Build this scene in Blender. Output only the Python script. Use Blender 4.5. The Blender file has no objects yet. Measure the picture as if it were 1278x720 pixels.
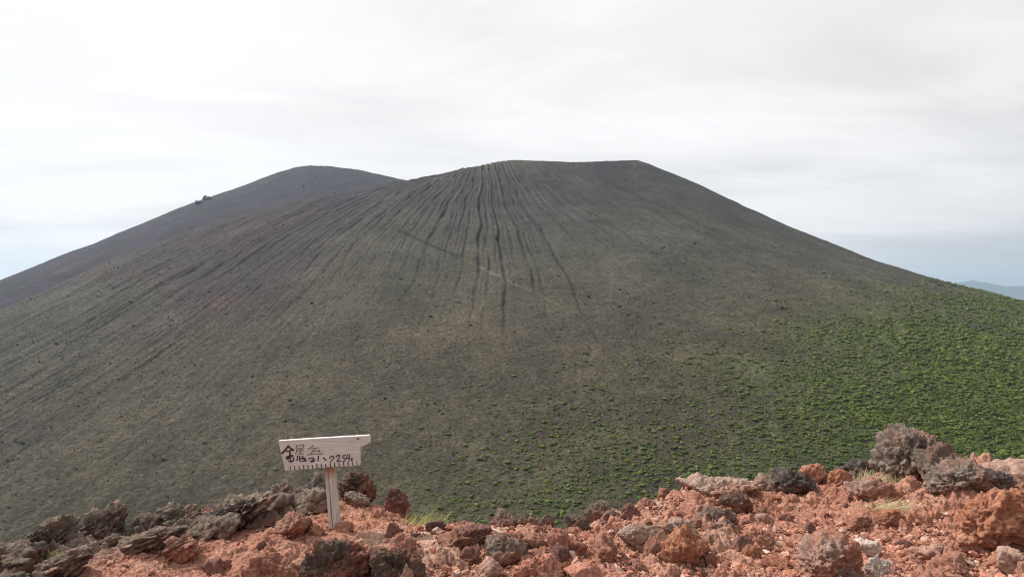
import bpy, math, random
import numpy as np
from mathutils import Vector, Matrix

random.seed(7)
RNG = np.random.default_rng(11)
SC = bpy.context.scene
COL = SC.collection
EYE = 1.58                    # eye height above the ridge, metres
FP, CX, CY = 852.0, 639.0, 360.0   # 24 mm lens on a 1278 px wide frame, level

# ------------------------------------------------------------------ noise
_G2 = np.array([(math.cos(a), math.sin(a)) for a in np.linspace(0, 2*math.pi, 16, endpoint=False)], dtype=np.float32)
_g3 = np.random.default_rng(3).normal(size=(64, 3)); _g3 /= np.linalg.norm(_g3, axis=1)[:, None]
_G3 = _g3.astype(np.float32)

def _h(ix, iy, iz, seed):
    h = (ix.astype(np.int64)*374761393 + iy.astype(np.int64)*668265263 + iz*2147483647 + seed*974634777) & 0xFFFFFFFF
    h = ((h ^ (h >> 13))*1274126177) & 0xFFFFFFFF
    h = ((h ^ (h >> 16))*1103515245) & 0xFFFFFFFF
    return h ^ (h >> 15)

def noise2(x, y, seed=0):
    x = np.asarray(x, dtype=np.float64); y = np.asarray(y, dtype=np.float64)
    ix = np.floor(x); iy = np.floor(y)
    fx = (x-ix).astype(np.float32); fy = (y-iy).astype(np.float32)
    ix = ix.astype(np.int64); iy = iy.astype(np.int64)
    u = fx*fx*fx*(fx*(fx*6-15)+10); v = fy*fy*fy*(fy*(fy*6-15)+10)
    def c(a, b):
        g = _G2[_h(ix+a, iy+b, 0, seed) & 15]
        return g[..., 0]*(fx-a) + g[..., 1]*(fy-b)
    n0 = c(0, 0); n1 = c(1, 0); n2 = c(0, 1); n3 = c(1, 1)
    a = n0+u*(n1-n0); b = n2+u*(n3-n2)
    return (a+v*(b-a))*1.5

def fbm2(x, y, octv=4, seed=0, gain=.5, lac=2.03):
    s = 0; a = 1.0; f = 1.0
    for i in range(octv):
        s = s + a*noise2(np.asarray(x)*f+i*17.3, np.asarray(y)*f-i*9.1, seed+i)
        a *= gain; f *= lac
    return s

def noise3(p, seed=0):
    i = np.floor(p); f = (p-i).astype(np.float32); i = i.astype(np.int64)
    w = f*f*f*(f*(f*6-15)+10)
    out = 0
    for a in (0, 1):
        wa = w[:, 0] if a else 1-w[:, 0]
        for b in (0, 1):
            wb = w[:, 1] if b else 1-w[:, 1]
            for c in (0, 1):
                wc = w[:, 2] if c else 1-w[:, 2]
                g = _G3[_h(i[:, 0]+a, i[:, 1]+b, i[:, 2]+c, seed) & 63]
                d = g[:, 0]*(f[:, 0]-a)+g[:, 1]*(f[:, 1]-b)+g[:, 2]*(f[:, 2]-c)
                out = out + wa*wb*wc*d
    return out*1.6

def fbm3(p, octv=4, seed=0, gain=.5):
    s = 0; a = 1.0; f = 1.0
    for i in range(octv):
        s = s + a*noise3(p*f+i*13.7, seed+i); a *= gain; f *= 2.03
    return s

def worley3(p, seed=0):
    i = np.floor(p).astype(np.int64); f = p-i
    f1 = np.full(len(p), 9.0)
    for a in (-1, 0, 1):
        for b in (-1, 0, 1):
            for c in (-1, 0, 1):
                h = _h(i[:, 0]+a, i[:, 1]+b, i[:, 2]+c, seed)
                q0 = a+(h & 1023)/1023.-f[:, 0]; q1 = b+((h >> 10) & 1023)/1023.-f[:, 1]; q2 = c+((h >> 20) & 1023)/1023.-f[:, 2]
                f1 = np.minimum(f1, q0*q0+q1*q1+q2*q2)
    return np.sqrt(f1)

def rubble2(x, y, size, pres, seed):
    """Rounded stones bedded in the ground: height (in units of size) and a random tint per stone."""
    px = x/size; py = y/size
    wx = px+.35*noise2(px*1.3, py*1.3, seed+5)+.12*noise2(px*4, py*4, seed+6)
    wy = py+.35*noise2(px*1.3+50, py*1.3, seed+7)+.12*noise2(px*4+50, py*4, seed+8)
    ix = np.floor(wx).astype(np.int64); iy = np.floor(wy).astype(np.int64)
    best = np.zeros(x.shape); tint = np.full(x.shape, .5)
    for a in (-1, 0, 1):
        for b in (-1, 0, 1):
            h = _h(ix+a, iy+b, 3, seed)
            qx = ix+a+.2+.6*(h & 255)/255.; qy = iy+b+.2+.6*((h >> 8) & 255)/255.
            rr = .22+.38*((h >> 16) & 255)/255.
            ok = ((h >> 24) & 255)/255. < pres
            ang = ((h >> 5) & 63)/63.*3.14
            dx = wx-qx; dy = wy-qy
            ex = dx*np.cos(ang)+dy*np.sin(ang); ey = (-dx*np.sin(ang)+dy*np.cos(ang))*1.35
            d = np.maximum(np.abs(ex), np.abs(ey))*.55+np.hypot(ex, ey)*.6
            v = np.where(ok, rr*np.sqrt(np.maximum(0, 1-(d/rr)**2)), 0)
            m = v > best
            best = np.where(m, v, best); tint = np.where(m, ((h >> 12) & 255)/255., tint)
    return best, tint

def sstep(a, b, x):
    t = np.clip((x-a)/(b-a), 0, 1); return t*t*(3-2*t)

def lerp(a, b, t):
    return a+(b-a)*t

# ------------------------------------------------------------------ mesh + object helpers
def tag(o, label=None, cat=None, group=None, kind=None):
    if label: o['label'] = label
    if cat: o['category'] = cat
    if group: o['group'] = group
    if kind: o['kind'] = kind
    return o

def link(name, me, mat=None, parent=None, loc=None):
    o = bpy.data.objects.new(name, me); COL.objects.link(o)
    if mat and me is not None and not me.materials: me.materials.append(mat)
    if parent: o.parent = parent
    if loc is not None: o.location = loc
    return o

def mesh_np(name, verts, faces, smooth=True, col=None):
    """verts (n,3), faces (m,k) all of k corners"""
    verts = np.ascontiguousarray(verts, dtype=np.float32); faces = np.ascontiguousarray(faces, dtype=np.int32)
    k = faces.shape[1]
    me = bpy.data.meshes.new(name)
    me.vertices.add(len(verts)); me.vertices.foreach_set('co', verts.ravel())
    me.loops.add(faces.size); me.loops.foreach_set('vertex_index', faces.ravel())
    me.polygons.add(len(faces))
    me.polygons.foreach_set('loop_start', np.arange(0, faces.size, k, dtype=np.int32))
    me.polygons.foreach_set('use_smooth', np.full(len(faces), smooth, dtype=bool))
    me.update(calc_edges=True)
    if col is not None:
        a = me.color_attributes.new('tone', 'FLOAT_COLOR', 'POINT')
        c = np.ones((len(verts), 4), dtype=np.float32); c[:, :3] = col
        a.data.foreach_set('color', c.ravel())
    return me

def grid_faces(nr, nc, wrap=False):
    j = np.arange(nc if wrap else nc-1); i = np.arange(nr-1)
    I, J = np.meshgrid(i, j, indexing='ij')
    J2 = (J+1) % nc
    return np.stack([I*nc+J, I*nc+J2, (I+1)*nc+J2, (I+1)*nc+J], -1).reshape(-1, 4)

_ICO = {}
def ico(sub):
    if sub not in _ICO:
        import bmesh
        bm = bmesh.new(); bmesh.ops.create_icosphere(bm, subdivisions=sub, radius=1)
        v = np.array([q.co[:] for q in bm.verts]); f = np.array([[q.index for q in p.verts] for p in bm.faces])
        bm.free(); _ICO[sub] = (v, f)
    return _ICO[sub]

# ------------------------------------------------------------------ materials
class NT:
    def __init__(s, name):
        s.m = bpy.data.materials.new(name); s.m.use_nodes = True
        s.t = s.m.node_tree; s.t.nodes.clear()
        s.out = s.n('ShaderNodeOutputMaterial'); s.b = s.n('ShaderNodeBsdfPrincipled')
        s.l(s.b.outputs[0], s.out.inputs[0]); s.b.inputs['Roughness'].default_value = .95
        s.b.inputs['Specular IOR Level'].default_value = .15
    def n(s, t, **kw):
        q = s.t.nodes.new(t)
        for k, v in kw.items(): setattr(q, k, v)
        return q
    def l(s, a, b): s.t.links.new(a, b)
    def noise(s, vec, scale, detail=5, rough=.6):
        q = s.n('ShaderNodeTexNoise'); q.inputs['Scale'].default_value = scale
        q.inputs['Detail'].default_value = detail; q.inputs['Roughness'].default_value = rough
        s.l(vec, q.inputs['Vector']); return q.outputs[0]
    def voro(s, vec, scale):
        q = s.n('ShaderNodeTexVoronoi'); q.inputs['Scale'].default_value = scale; s.l(vec, q.inputs['Vector']); return q
    def ramp(s, fac, pts):
        q = s.n('ShaderNodeValToRGB'); e = q.color_ramp.elements
        while len(e) < len(pts): e.new(.5)
        for el, (p, c) in zip(e, pts):
            el.position = p; el.color = (c, c, c, 1) if isinstance(c, (int, float)) else (*c, 1)
        s.l(fac, q.inputs[0]); return q.outputs[0]
    def mix(s, fac, a, b, mode='MIX'):
        q = s.n('ShaderNodeMix', data_type='RGBA', blend_type=mode)
        for idx, v in ((0, fac), (6, a), (7, b)):
            sock = q.inputs[idx]
            if isinstance(v, (int, float)): sock.default_value = v if idx == 0 else (v, v, v, 1)
            elif isinstance(v, tuple): sock.default_value = (*v, 1)
            else: s.l(v, sock)
        return q.outputs[2]
    def math(s, op, a, b=None):
        q = s.n('ShaderNodeMath', operation=op)
        for sock, v in zip(q.inputs, (a, b)):
            if v is None: continue
            if isinstance(v, (int, float)): sock.default_value = v
            else: s.l(v, sock)
        return q.outputs[0]
    def bump(s, h, strength, dist, prev=None):
        q = s.n('ShaderNodeBump'); q.inputs['Strength'].default_value = strength; q.inputs['Distance'].default_value = dist
        s.l(h, q.inputs['Height'])
        if prev: s.l(prev, q.inputs['Normal'])
        return q.outputs[0]
    def objco(s): return s.n('ShaderNodeTexCoord').outputs['Object']
    def rand(s): return s.n('ShaderNodeObjectInfo').outputs['Random']
    def attr(s, nm):
        q = s.n('ShaderNodeAttribute'); q.attribute_name = nm; return q.outputs['Color']
    def color(s, c): s.l(c, s.b.inputs['Base Color'])
    def leafy(s, c, amt):
        tr = s.n('ShaderNodeBsdfTranslucent'); mx = s.n('ShaderNodeMixShader'); mx.inputs[0].default_value = amt
        s.l(c, tr.inputs[0]); s.l(s.b.outputs[0], mx.inputs[1]); s.l(tr.outputs[0], mx.inputs[2]); s.l(mx.outputs[0], s.out.inputs[0])
    def normal(s, c): s.l(c, s.b.inputs['Normal'])

def rock_mat(name, dark, mid, light, patch=None, patch_amt=.5, crust=None, crust_amt=.5, vary=.35, scale=9, bump=.8, bdist=.02, dust=.85):
    t = NT(name); co = t.objco()
    n1 = t.noise(co, scale, 8, .68); n2 = t.noise(co, scale*4.5, 6, .7); n3 = t.noise(co, scale*.35, 3, .5)
    c = t.ramp(n1, [(.30, dark), (.48, mid), (.68, light)])
    if patch:
        c = t.mix(t.ramp(n3, [(patch_amt-.06, 0.), (patch_amt+.08, 1.)]), c, patch)
    c = t.mix(.75, c, t.ramp(n2, [(.25, .45), (.5, .95), (.75, 1.45)]), 'MULTIPLY')
    if crust:
        v = t.noise(co, scale*1.9, 9, .75)
        c = t.mix(t.ramp(v, [(crust_amt, 0.), (crust_amt+.07, .85)]), c, crust)
    r = t.rand()
    k = t.math('ADD', t.math('MULTIPLY', r, vary), 1-vary/2)
    g = t.n('ShaderNodeCombineColor')
    for i in range(3): t.l(k, g.inputs[i])
    c = t.mix(1.0, c, g.outputs[0], 'MULTIPLY')
    if dust:      # red dust of the ridge clinging to the foot of the stone
        sp = t.n('ShaderNodeSeparateXYZ'); t.l(co, sp.inputs[0])
        zz = t.math('ADD', t.math('MULTIPLY', sp.outputs[2], 2.2), t.math('MULTIPLY', n1, .9))
        c = t.mix(t.ramp(zz, [(.38, dust), (.66, 0.)]), c, t.mix(1., (.33, .16, .115), t.ramp(n2, [(.25, .5), (.5, 1.), (.75, 1.4)]), 'MULTIPLY'))
    t.color(c)
    vo = t.voro(co, scale*7)
    b = t.bump(n2, bump, bdist)
    b = t.bump(vo.outputs['Distance'], bump*.5, bdist*.5, b)
    t.normal(b)
    return t.m

M = {}
M['red'] = rock_mat('red_scoria', (.16, .064, .045), (.37, .168, .117), (.49, .27, .195), patch=(.45, .25, .175), patch_amt=.56, vary=.5)
M['orange'] = rock_mat('rust_scoria', (.16, .062, .04), (.37, .155, .09), (.47, .25, .16), patch=(.24, .09, .065), patch_amt=.56, vary=.2)
M['maroon'] = rock_mat('maroon_scoria', (.07, .034, .032), (.17, .08, .068), (.29, .165, .135), vary=.4)
M['pink'] = rock_mat('pinkish_scoria', (.25, .145, .115), (.40, .245, .195), (.52, .37, .305), patch=(.37, .2, .15), patch_amt=.58, vary=.3)
M['tan'] = rock_mat('dusty_tan_rock', (.19, .13, .10), (.32, .225, .175), (.42, .325, .265), patch=(.34, .18, .13), patch_amt=.54, vary=.3)
M['grey'] = rock_mat('grey_lava', (.04, .03, .026), (.165, .125, .104), (.33, .27, .23), patch=(.24, .135, .10), patch_amt=.49, crust=(.44, .40, .28), crust_amt=.62, vary=.3, bump=1.)
M['crag'] = rock_mat('crag_lava', (.045, .033, .027), (.205, .155, .123), (.43, .355, .29), patch=(.27, .155, .12), patch_amt=.56, crust=(.46, .42, .27), crust_amt=.60, vary=.45, scale=11, bump=1., dust=.5)
M['dark'] = rock_mat('dark_lava', (.025, .021, .02), (.085, .07, .064), (.21, .18, .16), patch=(.12, .058, .045), patch_amt=.58, crust=(.36, .33, .29), crust_amt=.62, vary=.3, bump=1.)
M['moss'] = rock_mat('dark_clinker', (.028, .02, .018), (.095, .068, .054), (.22, .165, .13), patch=(.22, .09, .065), patch_amt=.5, crust=(.19, .19, .10), crust_amt=.6, vary=.2, bump=1.)
M['half'] = rock_mat('red_and_grey_lava', (.10, .066, .056), (.27, .165, .13), (.41, .30, .245), patch=(.33, .14, .095), patch_amt=.47, crust=(.40, .37, .34), crust_amt=.6, vary=.2)
M['pale'] = rock_mat('pale_stone', (.34, .26, .22), (.44, .365, .315), (.54, .48, .42), patch=(.56, .42, .35), patch_amt=.56, vary=.15, bump=.4, dust=.5)

def ground_mat():
    t = NT('red_gravel'); co = t.objco()
    n1 = t.noise(co, 28, 8, .7); n2 = t.noise(co, 110, 5, .7); n0 = t.noise(co, 3.2, 6, .6)
    c = t.attr('tone')
    c = t.mix(.85, c, t.ramp(n1, [(.25, .42), (.5, 1.), (.75, 1.55)]), 'MULTIPLY')
    c = t.mix(.6, c, t.ramp(n2, [(.28, .4), (.5, 1.), (.72, 1.5)]), 'MULTIPLY')
    c = t.mix(t.ramp(n0, [(.52, 0.), (.66, .55)]), c, t.mix(1., c, (1.18, 1.25, 1.3), 'MULTIPLY'))
    t.color(c)
    v = t.voro(co, 55)
    b = t.bump(n1, .9, .02); b = t.bump(v.outputs['Distance'], .55, .012, b); b = t.bump(n2, .7, .006, b)
    t.normal(b); return t.m
M['ground'] = ground_mat()

def mountain_mat():
    t = NT('volcano_scree'); co = t.objco()
    n1 = t.noise(co, .33, 6, .78); n2 = t.noise(co, .085, 7, .72); n3 = t.noise(co, .02, 5, .6)
    c = t.attr('tone')
    c = t.mix(1., c, t.ramp(n1, [(.30, .32), (.5, .95), (.70, 1.95)]), 'MULTIPLY')
    c = t.mix(.8, c, t.ramp(n2, [(.28, .55), (.5, 1.), (.72, 1.45)]), 'MULTIPLY')
    c = t.mix(.7, c, t.ramp(n3, [(.3, .75), (.5, 1.), (.7, 1.25)]), 'MULTIPLY')
    t.color(c)
    b = t.bump(n2, .8, 1.6); b = t.bump(n1, .9, .7, b)
    b = t.bump(n1, .8, 1.6, b); t.normal(b); return t.m
M['mountain'] = mountain_mat()

def simple_mat(name, c1, c2, scale, bump=.3, dist=.01, rough=.9, vary=0., leaf=0.):
    t = NT(name); co = t.objco(); n = t.noise(co, scale, 6, .65)
    c = t.ramp(n, [(.3, c1), (.7, c2)])
    if vary:
        k = t.math('ADD', t.math('MULTIPLY', t.rand(), vary), 1-vary/2)
        g = t.n('ShaderNodeCombineColor')
        for i in range(3): t.l(k, g.inputs[i])
        c = t.mix(1., c, g.outputs[0], 'MULTIPLY')
    t.color(c); t.normal(t.bump(n, bump, dist)); t.b.inputs['Roughness'].default_value = rough
    if leaf: t.leafy(c, leaf)
    return t.m
def shrub_mat():
    t = NT('shrub_leaves'); c = t.attr('tone'); co = t.objco()
    c = t.mix(.7, c, t.ramp(t.noise(co, 1.1, 4, .7), [(.3, .6), (.7, 1.4)]), 'MULTIPLY')
    t.color(c); t.leafy(c, .35); t.b.inputs['Roughness'].default_value = .7
    return t.m
M['shrub'] = shrub_mat()
M['straw'] = simple_mat('dry_grass', (.58, .48, .28), (.78, .70, .48), 30, leaf=.45)
M['straw_green'] = simple_mat('yellow_green_grass', (.36, .36, .13), (.62, .58, .28), 30, leaf=.45)
M['twig'] = simple_mat('bleached_wood', (.5, .36, .26), (.66, .5, .38), 40)
M['hill'] = simple_mat('far_forest', (.03, .05, .03), (.06, .08, .05), .002)
M['plain'] = simple_mat('valley_floor', (.05, .07, .04), (.12, .12, .08), .0008)
M['ink'] = simple_mat('black_paint', (.02, .016, .018), (.11, .085, .085), 90)
M['faded'] = simple_mat('faded_brown_paint', (.17, .125, .10), (.33, .27, .235), 70)
M['slot'] = simple_mat('tooth_paint', (.06, .05, .05), (.15, .12, .11), 60)

def board_mat():
    t = NT('weathered_white_board'); co = t.objco()
    mp = t.n('ShaderNodeMapping'); mp.inputs['Scale'].default_value = (3, 8, 55); t.l(co, mp.inputs[0])
    g = t.noise(mp.outputs[0], 1.6, 7, .65); n = t.noise(co, 9, 5, .6)
    c = t.ramp(g, [(.3, (.46, .41, .385)), (.5, (.63, .575, .55)), (.7, (.74, .69, .665))])
    c = t.mix(t.ramp(n, [(.5, 0.), (.72, .5)]), c, (.50, .41, .37))
    t.color(c); t.normal(t.bump(g, .4, .004)); t.b.inputs['Roughness'].default_value = .8
    return t.m
M['board'] = board_mat()

def post_mat():
    t = NT('weathered_post'); co = t.objco()
    mp = t.n('ShaderNodeMapping'); mp.inputs['Scale'].default_value = (60, 60, 4); t.l(co, mp.inputs[0])
    g = t.noise(mp.outputs[0], 1.2, 7, .65)
    c = t.ramp(g, [(.3, (.34, .30, .265)), (.5, (.54, .49, .445)), (.7, (.66, .61, .565))])
    sp = t.n('ShaderNodeSeparateXYZ'); t.l(co, sp.inputs[0])
    zz = t.math('ADD', sp.outputs[2], t.math('MULTIPLY', t.math('SUBTRACT', g, .5), .12))
    # bare reddish wood just under the board, bleached lower down
    c = t.mix(t.ramp(zz, [(.325, 0.), (.385, .75)]), c, (.36, .155, .085))
    t.color(c); t.normal(t.bump(g, .5, .004)); return t.m
M['post'] = post_mat()

# ------------------------------------------------------------------ near ground
# outer lip of the ridge (where it breaks off into the caldera), metres, read off the photograph for a level ridge top
_lip_px = [(0, 702), (60, 694), (100, 686), (150, 674), (200, 664), (260, 652), (300, 642), (345, 628), (380, 622), (430, 622), (470, 628),
           (500, 640), (540, 651), (600, 655), (650, 657), (700, 657), (735, 650), (765, 643), (800, 632), (850, 613), (900, 604), (960, 602), (1000, 596), (1050, 590),
           (1100, 586), (1160, 580), (1220, 578), (1278, 576)]
_lip = []
for _x, _y in _lip_px:
    _d = EYE*FP/(_y-CY); _lip.append(((_x-CX)/FP*_d, _d))
_lip = [(-40, -30), (-8, .9), (-4.5, 2.7)]+_lip+[(8, 7.6), (14, 8.5), (40, 9)]
LX = np.array([a for a, _ in _lip]); LY = np.array([b for _, b in _lip])

def bump_at(x, y, cx, cy, sx, sy, h):
    return h*np.exp(-((x-cx)/sx)**2-((y-cy)/sy)**2)

def ground_base(x, y):
    x = np.asarray(x, float); y = np.asarray(y, float)
    e = np.interp(x, LX, LY)+.10*noise2(x*1.7, y*.0+3.1, 21)
    t = y-e
    soft = (t+np.sqrt(t*t+.12**2))/2-.012
    fall = np.where(soft < 180, .78*soft, .78*180+.25*(soft-180))
    r = np.hypot(x, y)
    z = -np.maximum(fall, 0)
    z = z-np.where(y < 0, .12*np.maximum(0, r-14), 0)
    z = z+.055*fbm2(x*.9, y*.9, 3, 31)*np.minimum(1, 6/np.maximum(r, 1))
    # dusty hump behind the dark clinker, red bank on the right
    z = z+bump_at(x, y, -.50, 4.25, .42, .22, .07)
    z = z+bump_at(x, y, 3.35, 4.9, .55, .45, .16)
    z = z+bump_at(x, y, 1.05, 4.6, .5, .4, .06)
    return np.where(r > 20, z+.9*fbm2(x*.06, y*.06, 4, 35)*np.minimum(1, (r-20)/40), z)

def ground_hit(px, py):
    ys = np.linspace(2.6, 9.5, 2800)
    z = EYE-(py-CY)/FP*ys; x = (px-CX)/FP*ys
    g = ground_base(x, ys)
    k = np.nonzero(z <= g)[0]
    i = k[0] if len(k) else int(np.argmin(z-g))
    return x[i], ys[i], float(g[i])

def px_of(x, y): return CX+FP*x/np.maximum(y, .1)

def crag_zone(x, y):
    d = np.interp(x, LX, LY)-y+.16*noise2(x*3, y*3, 77)
    return sstep(-1.25, -1.6, x)*sstep(.55, .30, d-1.2*sstep(-2.35, -3.0, x))

def build_ground():
    fine = np.radians(np.linspace(-43, 43, 1350)); rest = np.radians(np.linspace(43, 317, 92)[1:-1])
    az = np.concatenate([fine, rest])
    rr = np.concatenate([np.linspace(.02, 3.1, 26)[:-1], 1/np.linspace(1/3.1, 1/8.6, 760), np.geomspace(8.6, 330, 62)[1:]])
    R, A = np.meshgrid(rr, az, indexing='ij')
    x = R*np.sin(A); y = R*np.cos(A)
    z = ground_base(x, y)
    near = (R < 9.5) & (np.abs(((A+math.pi) % (2*math.pi))-math.pi) < math.radians(50)) & (R > 2.4)
    xn = x[near]; yn = y[near]
    px = px_of(xn, yn)
    sandy = np.clip(np.exp(-((xn+.50)/.45)**2-((yn-4.25)/.2)**2)*1.4+np.exp(-((xn-1.75)/.35)**2-((yn-4.0)/.35)**2)*.8, 0, 1)
    craggy = crag_zone(xn, yn)
    patchy = .5+.8*fbm2(xn*1.1, yn*1.1, 3, 41)
    k = np.clip(.35+patchy, .15, 1.2)*(1-.85*sandy)
    b1, t1 = rubble2(xn, yn, .20, .45, 51); b2, t2 = rubble2(xn, yn, .085, .6, 61); b3, t3 = rubble2(xn, yn, .04, .7, 71)
    k = k*(1-.8*craggy)*lerp(1., .45, sstep(-.6, -1.4, xn))
    dz = .20*b1*.66*k+.085*b2*.8*k+.04*b3*.7*np.clip(k+.1, .15, 1)
    dz = dz+.015*(.45-np.abs(noise2(xn*5, yn*5, 83)))*k
    dz = dz+.016*fbm2(xn*7, yn*7, 5, 81, .58)+.006*fbm2(xn*45, yn*45, 3, 91)
    dz = dz*(1-.7*sandy)
    # ragged tilted lava beds along the left lip
    ub = xn*.86+yn*.2; vb = -xn*.35+yn*1.1
    rid = (1-np.abs(noise2(ub*2.2, vb*9, 95)))**2*.5+(1-np.abs(noise2(ub*5, vb*21, 96)))**2*.28
    dz = dz+craggy*(.16*(rid-.35)+.05*fbm2(xn*11, yn*11, 3, 97))
    zz = z.copy(); zz[near] += dz
    tn = np.where(b1 > .1, t1, np.where(b2 > .08, t2, t3))
    red = np.array([.385, .183, .128]); tan = np.array([.43, .27, .195]); mar = np.array([.21, .088, .07]); org = np.array([.40, .18, .11]); gry = np.array([.26, .205, .172])
    c = np.tile(red, (len(xn), 1))
    f = fbm2(xn*.8, yn*.8, 4, 101)
    c = lerp(c, tan, np.clip(.15+.9*f+sandy*.8, 0, .9)[:, None])
    c = lerp(c, org, np.clip(.9*fbm2(xn*.6+9, yn*.6, 3, 111)+.5*sstep(2.7, 3.4, xn), 0, .8)[:, None])
    c = lerp(c, mar, np.clip(1.1*(tn-.78)*3, 0, .6)[:, None]*(1-sandy[:, None]))
    c = c*(1+.35*(tn-.5))[:, None]
    c = lerp(c, gry, np.clip(craggy*.85+.0, 0, 1)[:, None])
    full = np.tile(np.array([.2, .12, .09]), (x.size, 1)); full[R.ravel() > 12] = (.10, .075, .055)
    full[near.ravel()] = c
    v = np.stack([x.ravel(), y.ravel(), zz.ravel()], 1)
    me = mesh_np('ground', v, grid_faces(len(rr), len(az), wrap=True)[:, ::-1], True, full)
    tag(link('ground', me, M['ground']), kind='structure')
build_ground()

# ------------------------------------------------------------------ the volcano (heights relative to the eye)
SKY_PX = np.array([(-300, 470), (-120, 398), (0, 350), (60, 326), (120, 303), (180, 278), (220, 261), (250, 249.5), (290, 237), (320, 226), (350, 214), (368, 209), (385, 207), (410, 207.5),
          (440, 211), (475, 218), (510, 226), (560, 243), (640, 285), (760, 350), (1500, 600)], float)
RIDGE_PX = np.array([(-300, 505), (0, 387), (70, 356), (134, 328), (195, 302), (285, 273), (366, 250), (407, 243), (460, 235), (508, 226), (540, 219), (580, 209.5), (620, 202), (640, 199.8), (680, 201), (720, 202.5),
          (760, 201), (795, 200), (810, 204.5), (850, 221), (900, 243.5), (950, 267.5), (1000, 289), (1050, 309.5), (1100, 328), (1150, 344), (1200, 357.5), (1240, 367.5), (1278, 377), (1400, 404), (1600, 440)], float)
FX, FY, FR = 148.0, 1600.0, 138.0
RX, RY = -690.0, 2330.0

def front0(x, y):
    dx = x-FX; dy = y-FY
    r = np.hypot(dx, dy); th = np.arctan2(dx, -dy)
    Rm = FR*(1+.04*np.sin(2*th+.6)+.02*np.sin(5*th))
    H = 275+27*np.sin(th)**2+10*(np.cos(th) < 0)*np.cos(th)**2
    d = r-Rm
    g = .345*d+.11*190*(1-np.exp(-np.maximum(d, 0)/190.))
    return np.where(d > 0, H-g, H+np.maximum(d*.55, -70)), r, th

def rear0(x, y):
    d = np.hypot(x-RX, y-RY)
    return 410-.40*(np.sqrt(d*d+150.**2)-150.)

def fit(fn, tgt):
    ts = np.linspace(-1.05, 1.05, 420); Y = np.linspace(700, 2900, 900)
    T, YY = np.meshgrid(ts, Y, indexing='ij')
    e_t = (CY-np.interp(CX+FP*ts, tgt[:, 0], tgt[:, 1]))/FP
    z0 = fn(T*YY, YY); c = np.zeros(len(ts))
    for it in range(6):
        z = z0+c[:, None]*sstep(500, 1300, YY)
        e = z/YY; k = np.argmax(e, 1); ya = Y[k]
        c = c+(e_t-e[np.arange(len(ts)), k])*ya/np.maximum(.2, sstep(500, 1300, ya))
        ker = np.hanning(7); ker /= ker.sum()
        if it < 4: c = np.convolve(np.pad(c, 3, mode='edge'), ker, 'valid')
    ker = np.hanning(61); ker /= ker.sum()
    lo = np.convolve(np.pad(c, 30, mode='edge'), ker, 'valid')
    return ts, lo, c-lo
_tf, _cf, _hf = fit(lambda x, y: front0(x, y)[0], RIDGE_PX)
_tr, _cr, _hr = fit(rear0, SKY_PX)

GUL = []
_r = random.Random(5)
for k in range(130):
    th = _r.gauss(-.04, .17)
    GUL.append((th, _r.uniform(.0, 140), _r.uniform(250, 950), _r.uniform(1.5, 2.3), _r.uniform(1.4, 3.2), _r.randint(0, 999)))
for th, d1, dep in ((-.235, 520, 2.6), (-.19, 520, 3.2), (-.145, 480, 3), (-.105, 560, 3.6), (-.062, 520, 3.4), (-.03, 620, 4), (.002, 560, 4.4), (.03, 760, 4.6), (.055, 800, 4.8), (.082, 700, 4.6), (.115, 820, 4.2), (.15, 560, 3.2), (.20, 500, 2.8), (.245, 420, 1.6), (.28, 520, 1.7), (.31, 380, 1.4), (.35, 420, 1.3)):
    GUL.append((th, 20, d1*1.2, 2.1, dep*1.15, _r.randint(0, 999)))

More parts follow.
